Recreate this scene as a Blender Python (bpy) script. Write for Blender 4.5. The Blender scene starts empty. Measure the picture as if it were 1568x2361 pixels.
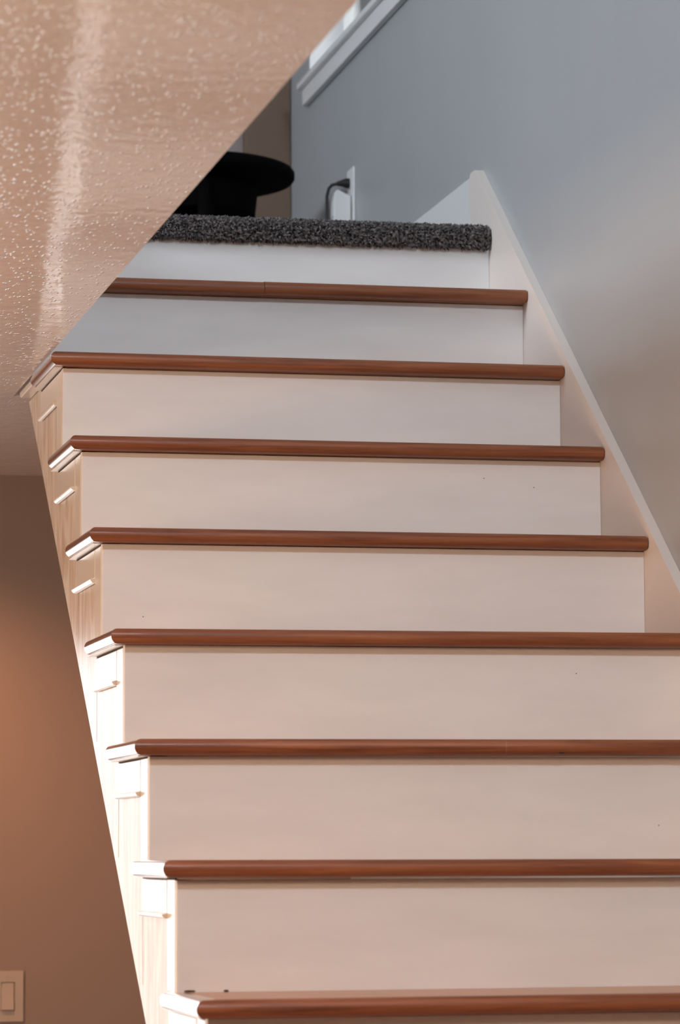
import bpy, bmesh, math, random
from mathutils import Vector, Matrix
random.seed(7)
S = bpy.context.scene
COL = S.collection

# ------------------------------------------------------------------ camera
YAW, PIT, ROL = 0.212188, 0.101501, -0.004691
cyw, syw, cp, sp = math.cos(YAW), math.sin(YAW), math.cos(PIT), math.sin(PIT)
fw = Vector((syw*cp, cyw*cp, sp)); rt = Vector((cyw, -syw, 0)); up = rt.cross(fw)
cr, sr = math.cos(ROL), math.sin(ROL)
r2 = rt*cr + up*sr; u2 = -rt*sr + up*cr
cd = bpy.data.cameras.new('camera'); cam = bpy.data.objects.new('camera', cd); COL.objects.link(cam)
m = Matrix((r2, u2, -fw)).transposed().to_4x4(); m.translation = Vector((-0.791224, -4.650792, 0.387722))
cam.matrix_world = m
cd.sensor_fit = 'VERTICAL'; cd.sensor_height = 36; cd.sensor_width = 36
cd.lens = 7783.86/2361*36; cd.clip_start = .05; cd.clip_end = 200
cd.dof.use_dof = True; cd.dof.focus_distance = 6.1; cd.dof.aperture_fstop = 7.5
S.camera = cam

# ------------------------------------------------------------------ world, lights, exposure
S.view_settings.view_transform = 'Standard'; S.view_settings.look = 'None'
S.view_settings.gamma = 1; S.view_settings.use_curve_mapping = False
S.view_settings.exposure = 0.10
w = bpy.data.worlds.new('overcast_sky'); S.world = w; w.use_nodes = True
wn = w.node_tree; bg = wn.nodes['Background']; bg.inputs[1].default_value = 1.0
tcw = wn.nodes.new('ShaderNodeTexCoord'); sx = wn.nodes.new('ShaderNodeSeparateXYZ'); mr = wn.nodes.new('ShaderNodeMapRange')
wn.links.new(tcw.outputs['Generated'], sx.inputs[0]); wn.links.new(sx.outputs['Z'], mr.inputs['Value'])
mr.inputs['From Min'].default_value = -.02; mr.inputs['From Max'].default_value = 1
wr = wn.nodes.new('ShaderNodeValToRGB'); wn.links.new(mr.outputs[0], wr.inputs[0])       # overcast: zenith three times the horizon
wr.color_ramp.elements[0].position = 0; wr.color_ramp.elements[0].color = (.20, .20, .20, 1)
wr.color_ramp.elements[1].position = 1; wr.color_ramp.elements[1].color = (.86, .93, 1, 1)
e = wr.color_ramp.elements.new(.03); e.color = (.21, .22, .23, 1)
wn.links.new(wr.outputs[0], bg.inputs[0]); bg.inputs[1].default_value = 14

def area(name, loc, aim, sx, sy, power, col, spread=math.pi):
    l = bpy.data.lights.new(name, 'AREA'); l.shape = 'RECTANGLE'; l.size = sx; l.size_y = sy
    l.energy = power; l.color = col; l.spread = spread
    o = bpy.data.objects.new(name, l); COL.objects.link(o); o.location = loc
    o.rotation_euler = (Vector(aim)-Vector(loc)).to_track_quat('-Z', 'Y').to_euler()
    return o
COOL = (.80, .90, 1.0); WARM = (1.0, .64, .41)
area('daylight_stair_window', (.72, -3.50, 3.4), (.5, 1.2, .8), .45, .30, 58, (.86, .92, 1))
area('daylight_upstairs_window', (-3.85, .9, 2.95), (1.0, 1.3, 2.4), 1.2, .8, 112, COOL)
for nm_, lc_, am_, a_, b_ in (('portal_glass_door', (-.44, 3.60, -.12), (-.44, 0, -.12), .94, 2.05), ('portal_landing_window', (1.008, 3.22, 3.10), (0, 3.22, 3.1), 1.74, 1.28)):
    o = area(nm_, lc_, am_, a_, b_, 1, (1, 1, 1)); o.data.cycles.is_portal = True
area('ceiling_lamp_glow', (-.9, -1.5, 1.30), (-.15, -.1, .2), .4, .4, 26, WARM)
area('side_lamp_glow', (-3.0, .4, .45), (.5, .8, .9), .6, .6, 48, WARM)
l = bpy.data.lights.new('recessed_downlight', 'SPOT'); l.energy = 47; l.color = (1, .44, .22); l.spot_size = 2.1; l.spot_blend = 1; l.shadow_soft_size = .05
o = bpy.data.objects.new('recessed_downlight', l); COL.objects.link(o); o.location = (-.12, 3.05, 1.30)
o.rotation_euler = (Vector((-.05, 3.35, 0))-o.location).to_track_quat('-Z', 'Y').to_euler()

# ------------------------------------------------------------------ materials
def mat(name, col, rough=.5, spec=.5, coat=0, coat_rough=.1):
    m = bpy.data.materials.new(name); m.use_nodes = True
    b = m.node_tree.nodes['Principled BSDF']
    b.inputs['Base Color'].default_value = (*col, 1); b.inputs['Roughness'].default_value = rough
    b.inputs['Specular IOR Level'].default_value = spec
    b.inputs['Coat Weight'].default_value = coat; b.inputs['Coat Roughness'].default_value = coat_rough
    return m, m.node_tree, b
def noise(nt, scale, detail=3, vec=(1, 1, 1), rough=.5, dist=0):
    tc = nt.nodes.new('ShaderNodeTexCoord'); mp = nt.nodes.new('ShaderNodeMapping'); mp.inputs['Scale'].default_value = vec
    n = nt.nodes.new('ShaderNodeTexNoise'); n.inputs['Scale'].default_value = scale; n.inputs['Detail'].default_value = detail
    n.inputs['Roughness'].default_value = rough; n.inputs['Distortion'].default_value = dist
    nt.links.new(tc.outputs['Object'], mp.inputs[0]); nt.links.new(mp.outputs[0], n.inputs['Vector'])
    return n
def ramp(nt, fac, stops):
    r = nt.nodes.new('ShaderNodeValToRGB'); e = r.color_ramp.elements
    while len(e) < len(stops): e.new(.5)
    for i, (p, c) in enumerate(stops):
        e[i].position = p; e[i].color = (*c, 1) if len(c) == 3 else c
    nt.links.new(fac, r.inputs[0]); return r
def bump(nt, b, h, strength, dist=.001, prev=None):
    bp = nt.nodes.new('ShaderNodeBump'); bp.inputs['Strength'].default_value = strength; bp.inputs['Distance'].default_value = dist
    nt.links.new(h, bp.inputs['Height'])
    if prev: nt.links.new(prev.outputs[0], bp.inputs['Normal'])
    nt.links.new(bp.outputs[0], b.inputs['Normal']); return bp
def g(v): return (v, v, v)

M = {}
# white satin paint of the risers
m, nt, b = mat('white_riser_paint', (.80, .79, .80), .42, .4)
n = noise(nt, 9, 5, (.5, 1, 2.2)); r = ramp(nt, n.outputs[0], [(.35, (.785, .775, .765)), (.65, (.83, .82, .81))])
nt.links.new(r.outputs[0], b.inputs['Base Color'])
n2 = noise(nt, 60, 4, (.06, 1, 3)); bump(nt, b, n2.outputs[0], .12)
M['riser'] = m
# thin brushed white paint on the stringer, wood streaks showing through
m, nt, b = mat('brushed_white_paint', (.8, .78, .75), .3, .5)
n = noise(nt, 7, 5, (1, 1.8, .36), .55, 2.2)
r = ramp(nt, n.outputs[0], [(.30, (.52, .38, .30)), (.47, (.72, .63, .56)), (.60, (.84, .81, .78))])
nt.links.new(r.outputs[0], b.inputs['Base Color'])
bump(nt, b, n.outputs[0], .1); M['stringer'] = m
m, nt, b = mat('white_gloss_trim', (.84, .83, .82), .2, .5); M['trim'] = m
# wood
def wood(name, vec, dark, mid, light, rough=.5, coat=.08):
    m, nt, b = mat(name, mid, rough, .5, coat, .1)
    n = noise(nt, 26, 7, vec, .65, .5); r = ramp(nt, n.outputs[0], [(.3, dark), (.5, mid), (.72, light)])
    nt.links.new(r.outputs[0], b.inputs['Base Color']); bump(nt, b, n.outputs[0], .12)
    return m
D, MI, L = (.14, .040, .015), (.275, .085, .031), (.40, .142, .054)
M['wood_x'] = wood('red_brown_wood_long_grain', (.12, 3.2, 3.2), D, MI, L)
M['wood_y'] = wood('red_brown_wood_side_grain', (3.2, .12, 3.2), D, MI, L, .25, 1.0)
M['wood_top_lit'] = wood('lit_red_brown_wood_board', (.1, 2.2, 2.2), (.40, .19, .10), (.50, .26, .15), (.58, .33, .20), .36)  # same wood as the nosings, light on the tread tops painted in as paler colour
m, nt, b = mat('filler_between_nosing_pieces', (.45, .22, .12), .6); M['joint'] = m
m, nt, b = mat('dark_seam_shadow_gap', (.07, .04, .025), .8); M['seam'] = m
m, nt, b = mat('dark_wood_knot', (.02, .008, .005), .5); M['knot'] = m
# walls
def wallmat(name, col, rough=.42):
    m, nt, b = mat(name, col, rough, .35)
    n = noise(nt, 220, 3); n2 = noise(nt, 2.5, 2, (1, 2, .5))
    r = ramp(nt, n2.outputs[0], [(.35, tuple(c*.985 for c in col)), (.65, tuple(c*1.015 for c in col))])
    nt.links.new(r.outputs[0], b.inputs['Base Color'])
    p = bump(nt, b, n.outputs[0], .25, .0006); return m
M['wall'] = wallmat('grey_wall_paint', (.385, .395, .40))
M['wall2'] = wallmat('grey_beige_wall_paint', (.30, .25, .237), .6)
M['upceil'] = wallmat('white_ceiling_paint', (.66, .66, .66), .8)
m, nt, b = mat('pale_carpet_floor', (.56, .47, .40), .9); M['floor'] = m
# knocked down glossy ceiling texture
m, nt, b = mat('glossy_textured_ceiling', (.88, .85, .84), .5, .5, 1.0, .10)
tc = nt.nodes.new('ShaderNodeTexCoord')
vo = nt.nodes.new('ShaderNodeTexVoronoi'); vo.inputs['Scale'].default_value = 130; vo.inputs['Randomness'].default_value = 1
mpv = nt.nodes.new('ShaderNodeMapping'); mpv.inputs['Scale'].default_value = (1, .30, 1); mpv.inputs['Rotation'].default_value = (0, 0, .12)
nt.links.new(tc.outputs['Object'], mpv.inputs[0]); nt.links.new(mpv.outputs[0], vo.inputs['Vector'])
r1 = ramp(nt, vo.outputs['Distance'], [(0, g(1)), (.16, g(.7)), (.34, g(0))])
nm = noise(nt, 34, 3); rm = ramp(nt, nm.outputs[0], [(.42, g(0)), (.52, g(1))])
mu = nt.nodes.new('ShaderNodeMath'); mu.operation = 'MULTIPLY'; nt.links.new(r1.outputs[0], mu.inputs[0]); nt.links.new(rm.outputs[0], mu.inputs[1])
n3 = noise(nt, 46, 4, (.45, 1.1, 1), .6, .8)
r3 = ramp(nt, n3.outputs[0], [(.490, g(0)), (.50, g(1)), (.510, g(0))])
n4 = noise(nt, 16, 3); r4 = ramp(nt, n4.outputs[0], [(.45, g(0)), (.6, g(1))])
mk = nt.nodes.new('ShaderNodeMath'); mk.operation = 'MULTIPLY'; nt.links.new(r3.outputs[0], mk.inputs[0]); nt.links.new(r4.outputs[0], mk.inputs[1])
n5 = noise(nt, 30, 2)
p0 = bump(nt, b, n5.outputs[0], .2, .004)
p1 = bump(nt, b, mu.outputs[0], 1, .0011, p0)
nt.links.new(p1.outputs[0], b.inputs['Coat Normal']); nt.links.new(p0.outputs[0], b.inputs['Normal'])
cr_ = ramp(nt, mk.outputs[0], [(0, (.88, .85, .84)), (1, (.60, .46, .38))])
nt.links.new(cr_.outputs[0], b.inputs['Base Color'])
M['ceiling'] = m
# carpet
m, nt, b = mat('charcoal_carpet_base', (.035, .032, .032), .95, .1); M['carpet'] = m
m, nt, b = mat('charcoal_carpet_yarn', (.05, .045, .046), .9, .1)
n = noise(nt, 160, 2); r = ramp(nt, n.outputs[0], [(.36, (.035, .031, .031)), (.5, (.14, .125, .12)), (.64, (.25, .22, .215))])
nt.links.new(r.outputs[0], b.inputs['Base Color']); M['pile'] = m
m, nt, b = mat('black_stained_wood', (.003, .0025, .002), .85, .05); M['black'] = m
m, nt, b = mat('black_rubber', (.008, .008, .009), .5); M['rubber'] = m
m, nt, b = mat('white_plastic', (.78, .77, .75), .32); M['plastic'] = m
m, nt, b = mat('painted_screw_head', (.45, .42, .4), .5); M['screw'] = m
m, nt, b = mat('dark_slot', (.02, .02, .02), .7); M['slot'] = m
# window pane: clear with a fresnel reflection
m = bpy.data.materials.new('window_glass'); m.use_nodes = True; nt = m.node_tree; nt.nodes.clear()
o_ = nt.nodes.new('ShaderNodeOutputMaterial'); mx = nt.nodes.new('ShaderNodeMixShader'); fr = nt.nodes.new('ShaderNodeFresnel')
tr = nt.nodes.new('ShaderNodeBsdfTransparent'); gl = nt.nodes.new('ShaderNodeBsdfGlossy'); gl.inputs['Roughness'].default_value = .02
nt.links.new(fr.outputs[0], mx.inputs[0]); nt.links.new(tr.outputs[0], mx.inputs[1]); nt.links.new(gl.outputs[0], mx.inputs[2])
nt.links.new(mx.outputs[0], o_.inputs[0]); M['glass'] = m

# ------------------------------------------------------------------ helpers
def box(bm, x0, x1, y0, y1, z0, z1):
    v = [bm.verts.new((x, y, z)) for x in (x0, x1) for y in (y0, y1) for z in (z0, z1)]
    for f in ((0, 1, 3, 2), (4, 6, 7, 5), (0, 4, 5, 1), (2, 3, 7, 6), (0, 2, 6, 4), (1, 5, 7, 3)):
        bm.faces.new([v[i] for i in f])
def obj(name, bm, m, parent=None, bevel=0, seg=2, smooth=False):
    bmesh.ops.recalc_face_normals(bm, faces=bm.faces)
    me = bpy.data.meshes.new(name); bm.to_mesh(me); bm.free()
    if smooth:
        for p in me.polygons: p.use_smooth = True
        try: me.set_sharp_from_angle(angle=math.radians(40))
        except Exception: pass
    me.materials.append(m)
    o = bpy.data.objects.new(name, me); COL.objects.link(o)
    if parent: o.parent = parent
    if bevel:
        b = o.modifiers.new('bevel', 'BEVEL'); b.width = bevel; b.segments = seg; b.limit_method = 'ANGLE'
    return o
def bx(name, m, dims, parent=None, bevel=0):
    bm = bmesh.new(); box(bm, *dims); return obj(name, bm, m, parent, bevel)
def prism(bm, pts, axis, a0, a1):
    """closed polygon pts extruded along an axis; pts are the two remaining coordinates in order"""
    def P(p, a):
        return (a, p[0], p[1]) if axis == 'x' else (p[0], a, p[1]) if axis == 'y' else (p[0], p[1], a)
    A = [bm.verts.new(P(p, a0)) for p in pts]; B = [bm.verts.new(P(p, a1)) for p in pts]
    n = len(pts); bm.faces.new(A); bm.faces.new(B[::-1])
    for i in range(n): bm.faces.new((A[i], A[(i+1) % n], B[(i+1) % n], B[i]))
def empty(name, loc, label, cat, group=None):
    o = bpy.data.objects.new(name, None); COL.objects.link(o); o.location = loc; o.empty_display_size = .1
    o['label'] = label; o['category'] = cat
    if group: o['group'] = group
    return o
def keep(o, parent):
    """parent without moving: part meshes are written in world coordinates"""
    o.parent = parent; o.matrix_parent_inverse = Matrix.Translation(-parent.location); return o
def struct(o): o['kind'] = 'structure'; return o
def tube(bm, pts, r, seg=12):
    pts = [Vector(p) for p in pts]; rings = []
    prev = None
    for i, p in enumerate(pts):
        t = (pts[min(i+1, len(pts)-1)]-pts[max(i-1, 0)]).normalized()
        a = Vector((0, 0, 1)) if abs(t.z) < .9 else Vector((1, 0, 0))
        if prev is not None: a = prev
        s = t.cross(a).normalized(); u = s.cross(t).normalized(); prev = u
        rr = r[i] if isinstance(r, (list, tuple)) else r
        rings.append([bm.verts.new(p+(s*math.cos(q)+u*math.sin(q))*rr) for q in [2*math.pi*k/seg for k in range(seg)]])
    for a, b in zip(rings, rings[1:]):
        for k in range(seg): bm.faces.new((a[k], a[(k+1) % seg], b[(k+1) % seg], b[k]))
    bm.faces.new(rings[0][::-1]); bm.faces.new(rings[-1])
def lathe(bm, prof, c, seg=64):
    rings = []
    for r, z in prof:
        if r < 1e-5: rings.append([bm.verts.new((c[0], c[1], c[2]+z))]); continue
        rings.append([bm.verts.new((c[0]+r*math.cos(2*math.pi*k/seg), c[1]+r*math.sin(2*math.pi*k/seg), c[2]+z)) for k in range(seg)])
    for a, b in zip(rings, rings[1:]):
        for k in range(seg):
            if len(a) == 1: bm.faces.new((a[0], b[(k+1) % seg], b[k]))
            elif len(b) == 1: bm.faces.new((a[k], a[(k+1) % seg], b[0]))
            else: bm.faces.new((a[k], a[(k+1) % seg], b[(k+1) % seg], b[k]))

# ------------------------------------------------------------------ measures
RUN, RISE, W = .262, .19, .9955
WX = 1.0145            # wall face, one skirt board behind W
CZ = 1.3274            # lower ceiling
FZ = -6*RISE           # lower floor
UF = 1.690             # upper sub-floor
YB = 3.6243            # lower back wall
YU = 4.375             # upper back wall
XL = -4.0; YF = -7.0; YW = -3.6; UC = 4.15
TH, RR = .0254, .0127
KMIN = -6

# ------------------------------------------------------------------ setting
struct(bx('floor', M['floor'], (XL, WX, YF, YB, FZ-.1, FZ)))
bm = bmesh.new()                       # lower ceiling = upper floor slab, with the stairwell left open
box(bm, XL, -.0006, YF, YU, CZ, UF)
box(bm, -.0006, WX, 2.19, YU, CZ, UF)
box(bm, -.0006, WX, YF, -3.45, CZ, UF)
struct(obj('ceiling', bm, M['ceiling']))
struct(bx('ceiling_upper', M['upceil'], (XL, WX+.14, YW, YU, UC, UC+.1)))
# right wall with the window hole
WY0, WY1, WZ0, WZ1 = 2.35, 4.098, 2.462, 3.75
bm = bmesh.new()
box(bm, WX, WX+.14, YF, WY0, FZ, UC); box(bm, WX, WX+.14, WY1, YU+.1, FZ, UC)
box(bm, WX, WX+.14, WY0, WY1, FZ, WZ0); box(bm, WX, WX+.14, WY0, WY1, WZ1, UC)
struct(obj('wall_right', bm, M['wall']))
# lower back wall with patio door hole
DX0, DX1, DZ1 = -.90, .03, .93
bm = bmesh.new()
box(bm, XL, DX0, YB, YB+.12, FZ, CZ); box(bm, DX1, WX, YB, YB+.12, FZ, CZ); box(bm, DX0, DX1, YB, YB+.12, DZ1, CZ)
struct(obj('wall_back', bm, M['wall2']))
struct(bx('wall_left', M['wall2'], (XL-.1, XL, YF, YB, FZ, CZ)))
struct(bx('wall_front', M['wall2'], (XL, WX, YF-.1, YF, FZ, CZ)))
struct(bx('wall_upper_back', M['wall2'], (XL, WX, YU, YU+.1, UF, UC)))
# upper left wall with window hole
bm = bmesh.new(); a0, a1, b0, b1 = .1, 1.7, 2.3, 3.7
box(bm, XL-.1, XL, YW, a0, UF, UC); box(bm, XL-.1, XL, a1, YU, UF, UC)
box(bm, XL-.1, XL, a0, a1, UF, b0); box(bm, XL-.1, XL, a0, a1, b1, UC)
struct(obj('wall_upper_left', bm, M['wall']))
def framed(name, axis, c, u0, u1, z0, z1, mull, t=.045, d=.05):
    """window or glazed door: frame, mullions and panes; axis = normal axis"""
    o = bpy.data.objects.new(name, None); COL.objects.link(o); struct(o)
    def B(nm, m, p0, p1, q0, q1, e0, e1):
        dims = (c+e0, c+e1, p0, p1, q0, q1) if axis == 'x' else (p0, p1, c+e0, c+e1, q0, q1)
        return bx(nm, m, dims, o, .002 if nm != 'pane' else 0)
    B('frame_side', M['plastic'], u0, u0+t, z0, z1, 0, d); B('frame_side', M['plastic'], u1-t, u1, z0, z1, 0, d)
    B('frame_rail', M['plastic'], u0+t, u1-t, z0, z0+t, 0, d); B('frame_rail', M['plastic'], u0+t, u1-t, z1-t, z1, 0, d)
    xs = [u0+t]
    for q in mull:
        B('mullion', M['plastic'], q-t/2, q+t/2, z0+t, z1-t, 0, d); xs += [q-t/2, q+t/2]
    xs.append(u1-t)
    for i in range(0, len(xs), 2): B('pane', M['glass'], xs[i], xs[i+1], z0+t, z1-t, d*.45, d*.55)
    return o
w1 = framed('window_1', 'x', WX+.088, WY0, WY1, WZ0, WZ1, [(WY0+WY1)/2], .03, .05)
bm = bmesh.new()                                   # white reveal lining of the opening
box(bm, WX+.0005, WX+.088, WY1-.006, WY1, WZ0, WZ1); box(bm, WX+.0005, WX+.088, WY0, WY0+.006, WZ0, WZ1)
box(bm, WX+.0005, WX+.088, WY0+.006, WY1-.006, WZ1-.006, WZ1)
obj('reveal_lining', bm, M['trim'], w1)
bx('sill', M['trim'], (WX-.030, WX+.088, WY0-.03, WY1+.026, WZ0-.018, WZ0), w1, .003)
bx('apron', M['trim'], (WX-.017, WX, WY0-.02, WY1+.014, WZ0-.064, WZ0-.018), w1, .002)
framed('window_2', 'x', XL-.09, a0, a1, b0, b1, [(a0+a1)/2])
framed('door_1', 'y', YB+.03, DX0, DX1, FZ, DZ1, [], .03)
# upper front wall with window hole above the stairwell
bm = bmesh.new(); c0, c1, e0, e1 = .42, .99, 3.1, 3.7
box(bm, XL, c0, YW-.1, YW, UF, UC); box(bm, c1, WX, YW-.1, YW, UF, UC); box(bm, c0, c1, YW-.1, YW, UF, e0); box(bm, c0, c1, YW-.1, YW, e1, UC)
struct(obj('wall_upper_front', bm, M['wall']))
framed('window_3', 'y', YW-.09, c0, c1, e0, e1, [])
struct(bx('corner_strip', mat('plain_brown', (.16, .10, .062), .5)[0], (.883, WX-.002, YU-.03, YU-.0005, 1.73, 3.75), None, .002))  # flat brown upright strip in the far corner of the landing
# skirt board running up the wall, and the landing baseboard
def line(y): return .8755 + (y-.9321)*.7385
y0 = KMIN*RUN+.03; yt = 2.300; zt = 1.8495
yk = .9321 + (zt-.8755)/.7385
low = [(y0, FZ), (y0, line(y0)), (yk-.003, line(yk-.003)), (yk+.006, zt)] + \
      [(yt-.012+.012*math.sin(a), zt-.012+.012*math.cos(a)) for a in (0, .5, 1.05, 1.57)] + [(yt, 1.40)]
bm = bmesh.new(); prism(bm, low, 'x', W, WX-.0003); struct(obj('trim_1', bm, mat('cream_skirt_paint', (.74, .665, .61), .4)[0]))
bm = bmesh.new(); prism(bm, [(yt+.0005, 1.70), (YU-.0305, 1.70), (YU-.0305, 1.8485), (yt+.0005, 1.8485)], 'x', WX-.010, WX-.0003)
struct(obj('baseboard_right', bm, M['trim'], None, .002))

# ------------------------------------------------------------------ staircase
stair = empty('staircase', (.5, KMIN*RUN, FZ), 'wooden staircase with red-brown rounded treads and white painted risers climbing to the carpeted landing', 'staircase')
def part(nm, bm, m, parent=stair, bevel=0, smooth=False):
    return keep_chain(obj(nm, bm, m, None, bevel, 2, smooth), parent)
def keep_chain(o, parent):
    base = stair.location
    o.parent = parent
    if parent is stair: o.matrix_parent_inverse = Matrix.Translation(-base)
    return o
XLk = {0: .0043, 1: -.0003, 2: -.003, 3: -.0018, 4: -.0007, 5: 0, 6: -.0017, 7: .0002}
ZL = {0: -.0009, 1: .0026, 2: -.0003, 3: -.0016, 4: -.0004, 5: .0003, 6: .0009, 7: .0004}
ZR = {0: 0, 1: .0005, 2: .0007, 3: -.0001, 4: -.0008, 5: .0001, 6: -.0001, 7: -.0001}
OV = {5: .032, 6: .036, 7: .040, 8: .044}
E = .025                                   # x of the painted side face
NW = .034                                  # width of the nosing strips
arc = [(RR*(1-math.cos(a)), RR*math.sin(a)) for a in [math.pi/2*(1-i/6) for i in range(7)]]  # inset, dz above centre
prof = [(NW, RR)] + arc + [(i, -z) for i, z in arc[::-1][1:]] + [(NW, -RR)]                  # nosing section (inset, z)
def riser_y(k): return k*RUN + OV.get(k, .030)
for k in range(KMIN, 8):
    yk_ = k*RUN; zc = (k+1)*RISE - RR; xl = XLk.get(k, 0); zl = ZL.get(k, 0); zr = ZR.get(k, 0)
    yb = riser_y(k+1) - .0006              # board runs back to the next riser
    yr = min(yk_+RUN+.062, 1.905)          # return nosing runs a little behind the next riser
    def zt_(x): return zc + zl + (zr-zl)*(x/W)
    # board between the nosings
    bm = bmesh.new()
    pts = [(xl+NW, yk_+NW), (W-.0004, yk_+NW), (W-.0004, yb), (xl+NW, yb)]
    lo = [bm.verts.new((x, y, zt_(x)-RR)) for x, y in pts]; hi = [bm.verts.new((x, y, zt_(x)+RR-.0001)) for x, y in pts]
    bm.faces.new(lo); bm.faces.new(hi)
    for i in range(4): bm.faces.new((lo[i], lo[(i+1) % 4], hi[(i+1) % 4], hi[i]))
    tread = part('tread', bm, M['wood_top_lit'])
    # front nosing, mitred at the left, possibly jointed
    cuts = {2: [1163], 7: [612]}.get(k, [])
    def px_x(px):
        # world x where the joint crosses this tread's front
        d = fw + r2*((px-784)/7783.86) + u2*(0); t = (yk_+4.650792)/d.y; return -.791224 + d.x*t
    segs = [None] + [px_x(c) for c in cuts] + [W-.0004]
    for si in range(len(segs)-1):
        bm = bmesh.new(); A, Bv = [], []
        dz = [0, .0009][si] if k == 7 else 0
        dy = [0, -.0008][si] if k == 7 else 0
        lastseg = si == len(segs)-2
        cols = []
        xe = segs[si+1] - (.0004 if not lastseg else 0)
        rnd = [0, .0012, .003] if lastseg else [0]
        for j, (ins, z) in enumerate(prof):
            xs_ = (xl+ins) if si == 0 else segs[si]+.0004
            xr_ = xe
            row = [bm.verts.new((xs_, yk_+ins+dy, zt_(xs_)+z+dz))]
            if lastseg:
                row.append(bm.verts.new((xr_-.003, yk_+ins+dy, zt_(xr_)+z+dz)))
                sc = .86
                row.append(bm.verts.new((xr_-.0005, yk_+NW+(ins-NW)*.96+dy, zt_(xr_)+z*sc+dz)))
            else:
                row.append(bm.verts.new((xr_, yk_+ins+dy, zt_(xr_)+z+dz)))
            cols.append(row)
        for a, b_ in zip(cols, cols[1:]):
            for q in range(len(a)-1): bm.faces.new((a[q], a[q+1], b_[q+1], b_[q]))
        bm.faces.new([c[0] for c in cols][::-1]); bm.faces.new([c[-1] for c in cols])
        for q in range(len(cols[0])-1): bm.faces.new((cols[-1][q], cols[-1][q+1], cols[0][q+1], cols[0][q]))
        part('nosing', bm, M['wood_x'], tread, 0, True)
    for c in cuts:                         # glue line in the joint
        if k == 2:
            x = px_x(c); bm = bmesh.new(); prism(bm, [(yk_+i+.0002 if i < .02 else yk_+i, zt_(x)+z*.995) for i, z in prof], 'x', x-.0004, x+.0004)
            part('joint_filler', bm, M['joint'], tread)
    if k == 2:                             # dark knot low on the nosing
        x = px_x(1290); bm = bmesh.new(); bmesh.ops.create_uvsphere(bm, u_segments=12, v_segments=8, radius=1)
        for v in bm.verts: v.co = Vector((x+v.co.x*.0052, yk_+.0040+v.co.y*.0016, zt_(x)-.0085+v.co.z*.0018))
        part('knot', bm, M['knot'], tread, 0, True)
    # left return nosing
    if k < 7:
        bm = bmesh.new(); rows = []
        for ins, z in prof:
            ye = yr - (.004 - .004*max(0, 1-(ins/RR))) if False else yr - (0 if ins > RR else (RR-ins)*.35)
            rows.append([bm.verts.new((xl+ins, yk_+ins, zt_(0)+z)), bm.verts.new((xl+ins, ye, zt_(0)+z))])
        for a, b_ in zip(rows, rows[1:]): bm.faces.new((a[0], a[1], b_[1], b_[0]))
        bm.faces.new([c[0] for c in rows]); bm.faces.new([c[1] for c in rows][::-1]); bm.faces.new((rows[-1][0], rows[-1][1], rows[0][1], rows[0][0]))
        part('return_nosing', bm, M['wood_y'], tread, 0, True)
# thin filler strip continuing the top return under the ceiling edge
bm = bmesh.new(); box(bm, .004, .030, 1.907, 2.12, CZ-.013, CZ-.0005); part('filler_strip', bm, M['trim'], stair, .003)

for k in range(KMIN, 9):                   # risers
    bm = bmesh.new(); y = riser_y(k); z0 = k*RISE+.0004 + (0); z1 = (k+1)*RISE-TH-.0016
    zz0 = k*RISE + max(ZL.get(k-1, 0), ZR.get(k-1, 0)) + .0005 if k > KMIN else FZ
    x0 = E if k < 7 else .0008
    if k == 8: z1 = UF-.034
    box(bm, x0, W-.0001, y, y+.018, zz0 if k == KMIN else k*RISE-.012, z1)
    part('riser', bm, M['riser'], stair, .0012)

def speck(nm, m, px, py, y, sx_, sz_, thick=.0004):
    """small mark on a riser, given by the sight line that meets plane y"""
    d = fw + r2*((px-784)/7783.86) - u2*((py-1180.5)/7783.86); t = (y+4.650792)/d.y
    c = Vector((-.791224, -4.650792, .387722)) + d*t
    bm = bmesh.new(); bmesh.ops.create_uvsphere(bm, u_segments=8, v_segments=6, radius=1)
    for v in bm.verts: v.co = Vector((c.x+v.co.x*sx_, y+v.co.y*thick, c.z+v.co.z*sz_))
    part(nm, bm, m, stair)
for px, py, k in ((1116, 1103, 5), (1231, 1124, 5), (1519, 1903, 2), (330, 1422, 4), (1329, 1553, 3)):
    speck('paint_chip', M['seam'], px, py, riser_y(k), .0010, .0009)
for px, k, a_ in ((432, 2, .010), (410, 2, .012), (437, 1, .009), (520, 1, .004), (600, 2, .006)):
    d = fw + r2*((px-784)/7783.86); t = (riser_y(k)+4.650792)/d.y; x = -.791224 + d.x*t
    bm = bmesh.new(); bmesh.ops.create_uvsphere(bm, u_segments=10, v_segments=6, radius=1)
    for v in bm.verts: v.co = Vector((x+v.co.x*a_, riser_y(k)-.0016+v.co.y*.0015, k*RISE+.0012+v.co.z*.0012))
    part('dust_clump', bm, M['seam'], stair)

# side stringer: sawtooth top, sloping lower edge
def low_edge(y): return .1283 + (y-.6109)*.7604
XI = E+.004
pts = []
for k in range(KMIN, 7):
    y = riser_y(k)+.019
    pts += [(y, k*RISE-TH-.001 if k > KMIN else FZ), (y, (k+1)*RISE-TH-.0018)]
yend = 2.188
pts += [(riser_y(7)+.0, 7*RISE-TH-.0018), (riser_y(7), CZ-.014), (yend, CZ-.014), (yend, low_edge(yend)), ]
ybot = .6109 + (FZ-.1283)/.7604
pts += [(max(ybot, KMIN*RUN+.2), FZ)]
pts = [p for i, p in enumerate(pts) if i == 0 or p != pts[i-1]]
if low_edge(yend) > CZ-.014: pts = [p for p in pts if p != (yend, low_edge(yend))]; pts.insert(-1, (.6109+(CZ-.014-.1283)/.7604, CZ-.014)); pts = [p for p in pts if p != (yend, CZ-.014)]
bm = bmesh.new(); prism(bm, pts, 'x', XI, XI+.03)
bmesh.ops.triangulate(bm, faces=[f for f in bm.faces if len(f.verts) > 4])
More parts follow.
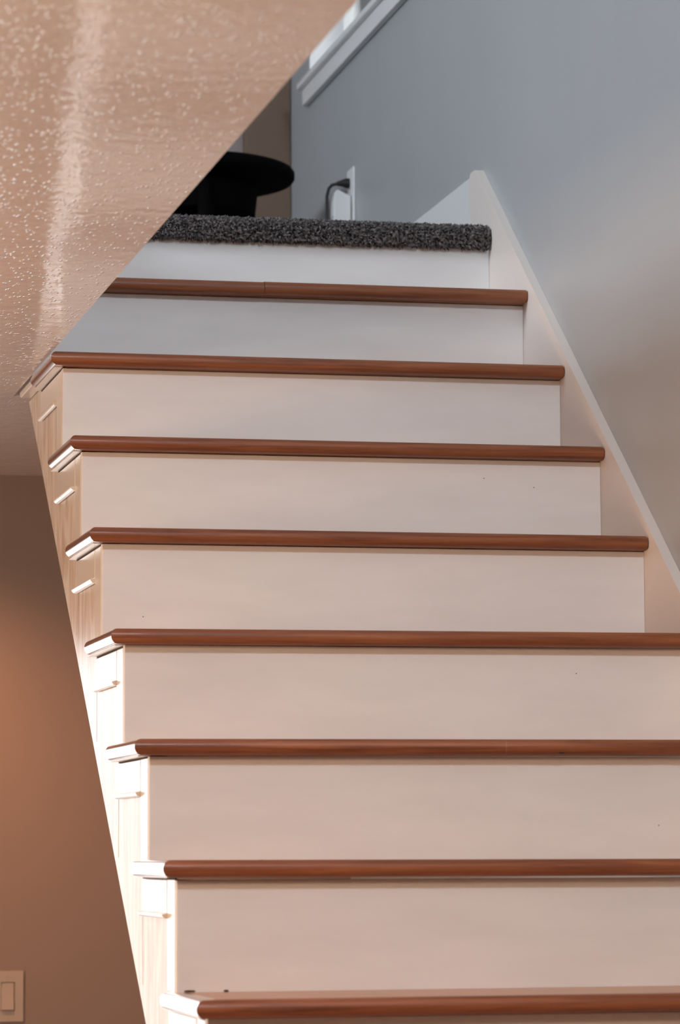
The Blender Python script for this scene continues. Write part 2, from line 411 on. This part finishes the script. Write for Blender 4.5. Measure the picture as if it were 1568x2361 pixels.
part('stringer', bm, M['stringer'])

for k in range(KMIN, 7):                   # side trim of each step
    y = riser_y(k); zt0 = (k+1)*RISE - TH + ZL.get(k, 0); zb = k*RISE
    # corner board covering the riser end
    bm = bmesh.new(); box(bm, E, XI, y+.0185, y+.088, k*RISE-.001 if k > KMIN else FZ, zt0-.0036); part('corner_board', bm, M['trim'], stair, .001)
    # panel filling the side below the tread
    p0, p1 = y+.089, min(y+.334, 2.0)
    zl_ = low_edge(p1)+.012
    zl2 = max(zb-TH-.165, low_edge(p1)+.02)
    bm = bmesh.new(); prism(bm, [(p0, max(low_edge(p0)+.035, FZ+.02)), (p1, max(low_edge(p1)+.035, FZ+.021)), (p1, zt0-.004), (p0, zt0-.004)], 'x', E+.0036, XI); part('side_panel', bm, M['stringer'], stair, .001)
    # strip tight under the return, dark joint, block and half round bead
    xr0 = XLk.get(k, 0)
    bm = bmesh.new(); box(bm, xr0+.0105, E, y+.001, p1-.006, zt0-.0010, zt0-.0002); part('under_strip', bm, M['trim'], stair)
    bm = bmesh.new(); box(bm, E-.0002, XI, y+.02, p1-.01, zt0-.0034, zt0-.0012); part('seam', bm, M['seam'], stair)
    bm = bmesh.new(); box(bm, E-.0005, E+.002, p0+.0005, p1, zt0-.054, zt0-.0040); part('side_block', bm, M['trim'], stair, .0015)
    bc = zt0-.0535
    bm = bmesh.new(); prism(bm, [(E+.001, bc)] + [(E-.0085*math.cos(q), bc-.0085*math.sin(q)) for q in [.25+1.25*i_/6 for i_ in range(7)]] + [(E+.001, bc-.0085)], 'y', p0+.001, p1+.001)
    part('bead', bm, M['trim'], stair, 0, True)

# ------------------------------------------------------------------ landing carpet
cz1, cz0, cf = 1.7005, 1.6580, 2.121
carpet = empty('landing_carpet', (.5, 3.2, UF), 'dark charcoal shaggy carpet wrapped over the edge of the top landing', 'carpet')
rc = .014
sec = [(2.1375, cz0), (cf+.010, cz0)] + [(cf+rc-rc*math.sin(a), cz0+rc-rc*math.cos(a)) for a in (.5, 1.0, 1.57)] + \
      [(cf+rc*1.3-rc*1.3*math.cos(a), cz1-rc*1.3+rc*1.3*math.sin(a)) for a in (0, .5, 1.0, 1.57)] + [(2.187, cz1), (2.187, UF-.012), (2.1375, UF-.012)]
bm = bmesh.new(); prism(bm, sec, 'x', .0005, W-.006)
o = obj('nosing_roll', bm, M['carpet'], None); keep(o, carpet)
bm = bmesh.new(); box(bm, .0005, WX-.0105, 2.3025, YU-.031, UF+.0004, cz1); box(bm, .0005, W-.006, 2.1875, 2.3025, UF+.0004, cz1); box(bm, -1.8, .0005, 2.3, YU-.013, UF+.0004, cz1)
box(bm, -1.8, -.01, -1.5, 2.3, UF+.0004, cz1)
keep(obj('backing', bm, M['carpet'], None), carpet)
# pile: tens of thousands of short bent yarn tufts
verts, faces = [], []
path = [(cf+.012, cz0, 0, -1), (cf+.002, cz0+.004, -.7, -.7), (cf, cz0+rc, -1, 0), (cf, cz1-rc*1.3, -1, 0), (cf+.004, cz1-.007, -.8, .6), (cf+.018, cz1, 0, 1), (cf+.26, cz1, 0, 1)]
seglen = [math.dist(a[:2], b[:2]) for a, b in zip(path, path[1:])]
wts = [s*(1 if i < 5 else .40) for i, s in enumerate(seglen)]
tot = sum(wts)
for _ in range(22000):
    u = random.random()*tot; i = 0
    while u > wts[i]: u -= wts[i]; i += 1
    f = u/wts[i]
    if i == 5: f = f*f
    a, b_ = path[i], path[i+1]
    y = a[0]+(b_[0]-a[0])*f; z = a[1]+(b_[1]-a[1])*f
    n = Vector((random.uniform(-.55, .55), a[2]+(b_[2]-a[2])*f+random.uniform(-.35, .35), a[3]+(b_[3]-a[3])*f+random.uniform(-.5, .35))).normalized()
    x = random.uniform(.002, W-.004)
    base = Vector((x, y, z)); h = random.uniform(.005, .010); wd = random.uniform(.0014, .0027)
    if x > W-.012: n.x = -abs(n.x)*.3
    s = n.cross(Vector((random.random()-.5, random.random()-.5, random.random()-.5))).normalized()*wd
    t = n.cross(s).normalized()*wd
    mid = base+n*h*.6; bend = Vector((random.uniform(-.003, .003), random.uniform(-.001, .001), random.uniform(-.003, .001)))
    tip = base+n*h+bend
    for q in (mid, tip):
        if q.x > W-.002: q.x = W-.002
    j = len(verts)
    verts += [base+s, base-s*.5+t*.87, base-s*.5-t*.87, mid+s*1.25, mid-s*.6+t*1.1, mid-s*.6-t*1.1, tip]
    faces += [(j, j+1, j+4, j+3), (j+1, j+2, j+5, j+4), (j+2, j, j+3, j+5), (j+3, j+4, j+6), (j+4, j+5, j+6), (j+5, j+3, j+6)]
me = bpy.data.meshes.new('pile'); me.from_pydata(verts, [], faces); me.materials.append(M['pile'])
o = bpy.data.objects.new('pile', me); COL.objects.link(o); o['kind'] = 'stuff'; keep(o, carpet)

# ------------------------------------------------------------------ stool on the landing
sc_ = (.628, 3.66); stz = 2.121
stool = empty('round_stool', (sc_[0], sc_[1], cz1), 'low round black stool with splayed legs standing at the back of the landing', 'stool')
bm = bmesh.new(); lathe(bm, [(0, 0), (.235, 0), (.246, -.004), (.252, -.012), (.252, -.026), (.246, -.034), (.233, -.038), (.19, -.040), (0, -.040)], (*sc_, stz))
keep(obj('seat', bm, M['black'], None, 0, 2, True), stool)
bm = bmesh.new(); lathe(bm, [(0, -.0405), (.160, -.041), (.152, -.122), (.146, -.125), (0, -.125)], (*sc_, stz), 48)
keep(obj('under_drum', bm, M['black'], None, 0, 2, True), stool)
for a in (-90, 30, 150):
    c_, s_ = math.cos(math.radians(a)), math.sin(math.radians(a))
    bm = bmesh.new(); tube(bm, [(sc_[0]+c_*.14, sc_[1]+s_*.14, stz-.041), (sc_[0]+c_*.17, sc_[1]+s_*.17, 1.9), (sc_[0]+c_*.20, sc_[1]+s_*.20, cz1+.0005)], [.022, .019, .014], 14)
    keep(obj('leg', bm, M['black'], None, 0, 2, True), stool)
bm = bmesh.new(); tube(bm, [(sc_[0]+.172*math.cos(q), sc_[1]+.172*math.sin(q), 1.87) for q in [2*math.pi*i/40 for i in range(41)]], .007, 8)
keep(obj('brace_ring', bm, M['black'], None, 0, 2, True), stool)

# ------------------------------------------------------------------ outlet, plug, adaptor on the landing wall
oy0, oy1, oz0, oz1 = 3.525, 3.600, 1.978, 2.116; oc = (oy0+oy1)/2
outlet = empty('wall_outlet', (WX, oc, oz0), 'white duplex outlet plate low on the grey wall beside the landing', 'outlet')
keep(bx('plate', M['plastic'], (WX-.0065, WX-.0004, oy0, oy1, oz0, oz1), None, .002), outlet)
for z in (2.079, 2.035):
    s_ = keep(bx('socket', M['plastic'], (WX-.0085, WX-.0068, oc-.017, oc+.017, z-.014, z+.014), None, .001), outlet)
    for dy in (-.0065, .0065):
        q = bx('slot', M['slot'], (WX-.0088, WX-.0083, oc+dy-.001, oc+dy+.001, z-.002, z+.007)); q.parent = s_
plug = empty('power_plug', (WX-.0092, oc, 2.079), 'black power plug with a black cord drooping from the wall outlet', 'plug')
bm = bmesh.new(); tube(bm, [(WX-.0092, oc, 2.079), (WX-.018, oc, 2.079), (WX-.026, oc, 2.079), (WX-.04, oc+.002, 2.077)], [.013, .0125, .009, .0055], 14)
keep(obj('plug_body', bm, M['rubber'], None, 0, 2, True), plug)
bm = bmesh.new()
cpts = [(WX-.04, oc+.002, 2.0770), (WX-.052, oc+.004, 2.074), (WX-.060, oc+.006, 2.065), (WX-.0645, oc+.008, 2.045), (WX-.0655, oc+.008, 1.98), (WX-.065, oc+.008, 1.85), (WX-.064, oc+.01, 1.74), (WX-.070, oc+.02, 1.7085), (WX-.10, oc+.10, 1.7085), (WX-.20, oc+.25, 1.7085)]
tube(bm, cpts, .0042, 10); keep(obj('cord', bm, M['rubber'], None, 0, 2, True), plug)
ad = empty('plug_in_adaptor', (WX-.0092, oc, 2.035), 'small white adaptor with a sloping top plugged into the outlet beneath the black plug', 'adaptor')
bm = bmesh.new(); prism(bm, [(WX-.0092, 1.962), (WX-.0092, 2.043), (WX-.030, 2.052), (WX-.044, 2.058), (WX-.050, 2.052), (WX-.053, 2.035), (WX-.053, 1.962)], 'y', oc-.024, oc+.024)
keep(obj('body', bm, M['plastic'], None, .003), ad)
bm = bmesh.new(); box(bm, WX-.0545, WX-.0525, oc-.018, oc+.018, 1.990, 2.030); keep(obj('cover', bm, M['plastic'], None, .001), ad)

# ------------------------------------------------------------------ light switch on the lower back wall
sw = empty('light_switch', (.158, YB, -.0094), 'pale single rocker light switch on the brown lower wall beneath the stairs', 'switch')
x0, x1, z0, z1 = .1210, .1963, -.0094, .1130; xc = .1587
bm = bmesh.new()                                     # plate with a rectangular opening
rx0, rx1, rz0, rz1 = .1420, .1754, .0170, .0860
for d_ in ((x0, rx0, z0, z1), (rx1, x1, z0, z1), (rx0, rx1, z0, rz0), (rx0, rx1, rz1, z1)):
    box(bm, d_[0], d_[1], YB-.0062, YB-.0004, d_[2], d_[3])
bmesh.ops.remove_doubles(bm, verts=bm.verts, dist=1e-5)
M['plastic2'] = mat('almond_plastic', (.47, .44, .42), .35)[0]
plate = keep(obj('plate', bm, M['plastic2']), sw)
bm = bmesh.new(); prism(bm, [(YB-.0004, rz0+.001), (YB-.0120, rz0+.002), (YB-.0068, .052), (YB-.0045, rz1-.001), (YB-.0004, rz1-.001)], 'x', rx0+.001, rx1-.0022)
keep(obj('rocker', bm, M['plastic2'], None, .0006), sw)
for z in (.1005, .0035):
    bm = bmesh.new(); bmesh.ops.create_cone(bm, cap_ends=True, segments=16, radius1=.0032, radius2=.0028, depth=.001, matrix=Matrix.Translation((xc, YB-.0067, z)) @ Matrix.Rotation(math.pi/2, 4, 'X'))
    s_ = keep(obj('screw', bm, M['screw']), sw)
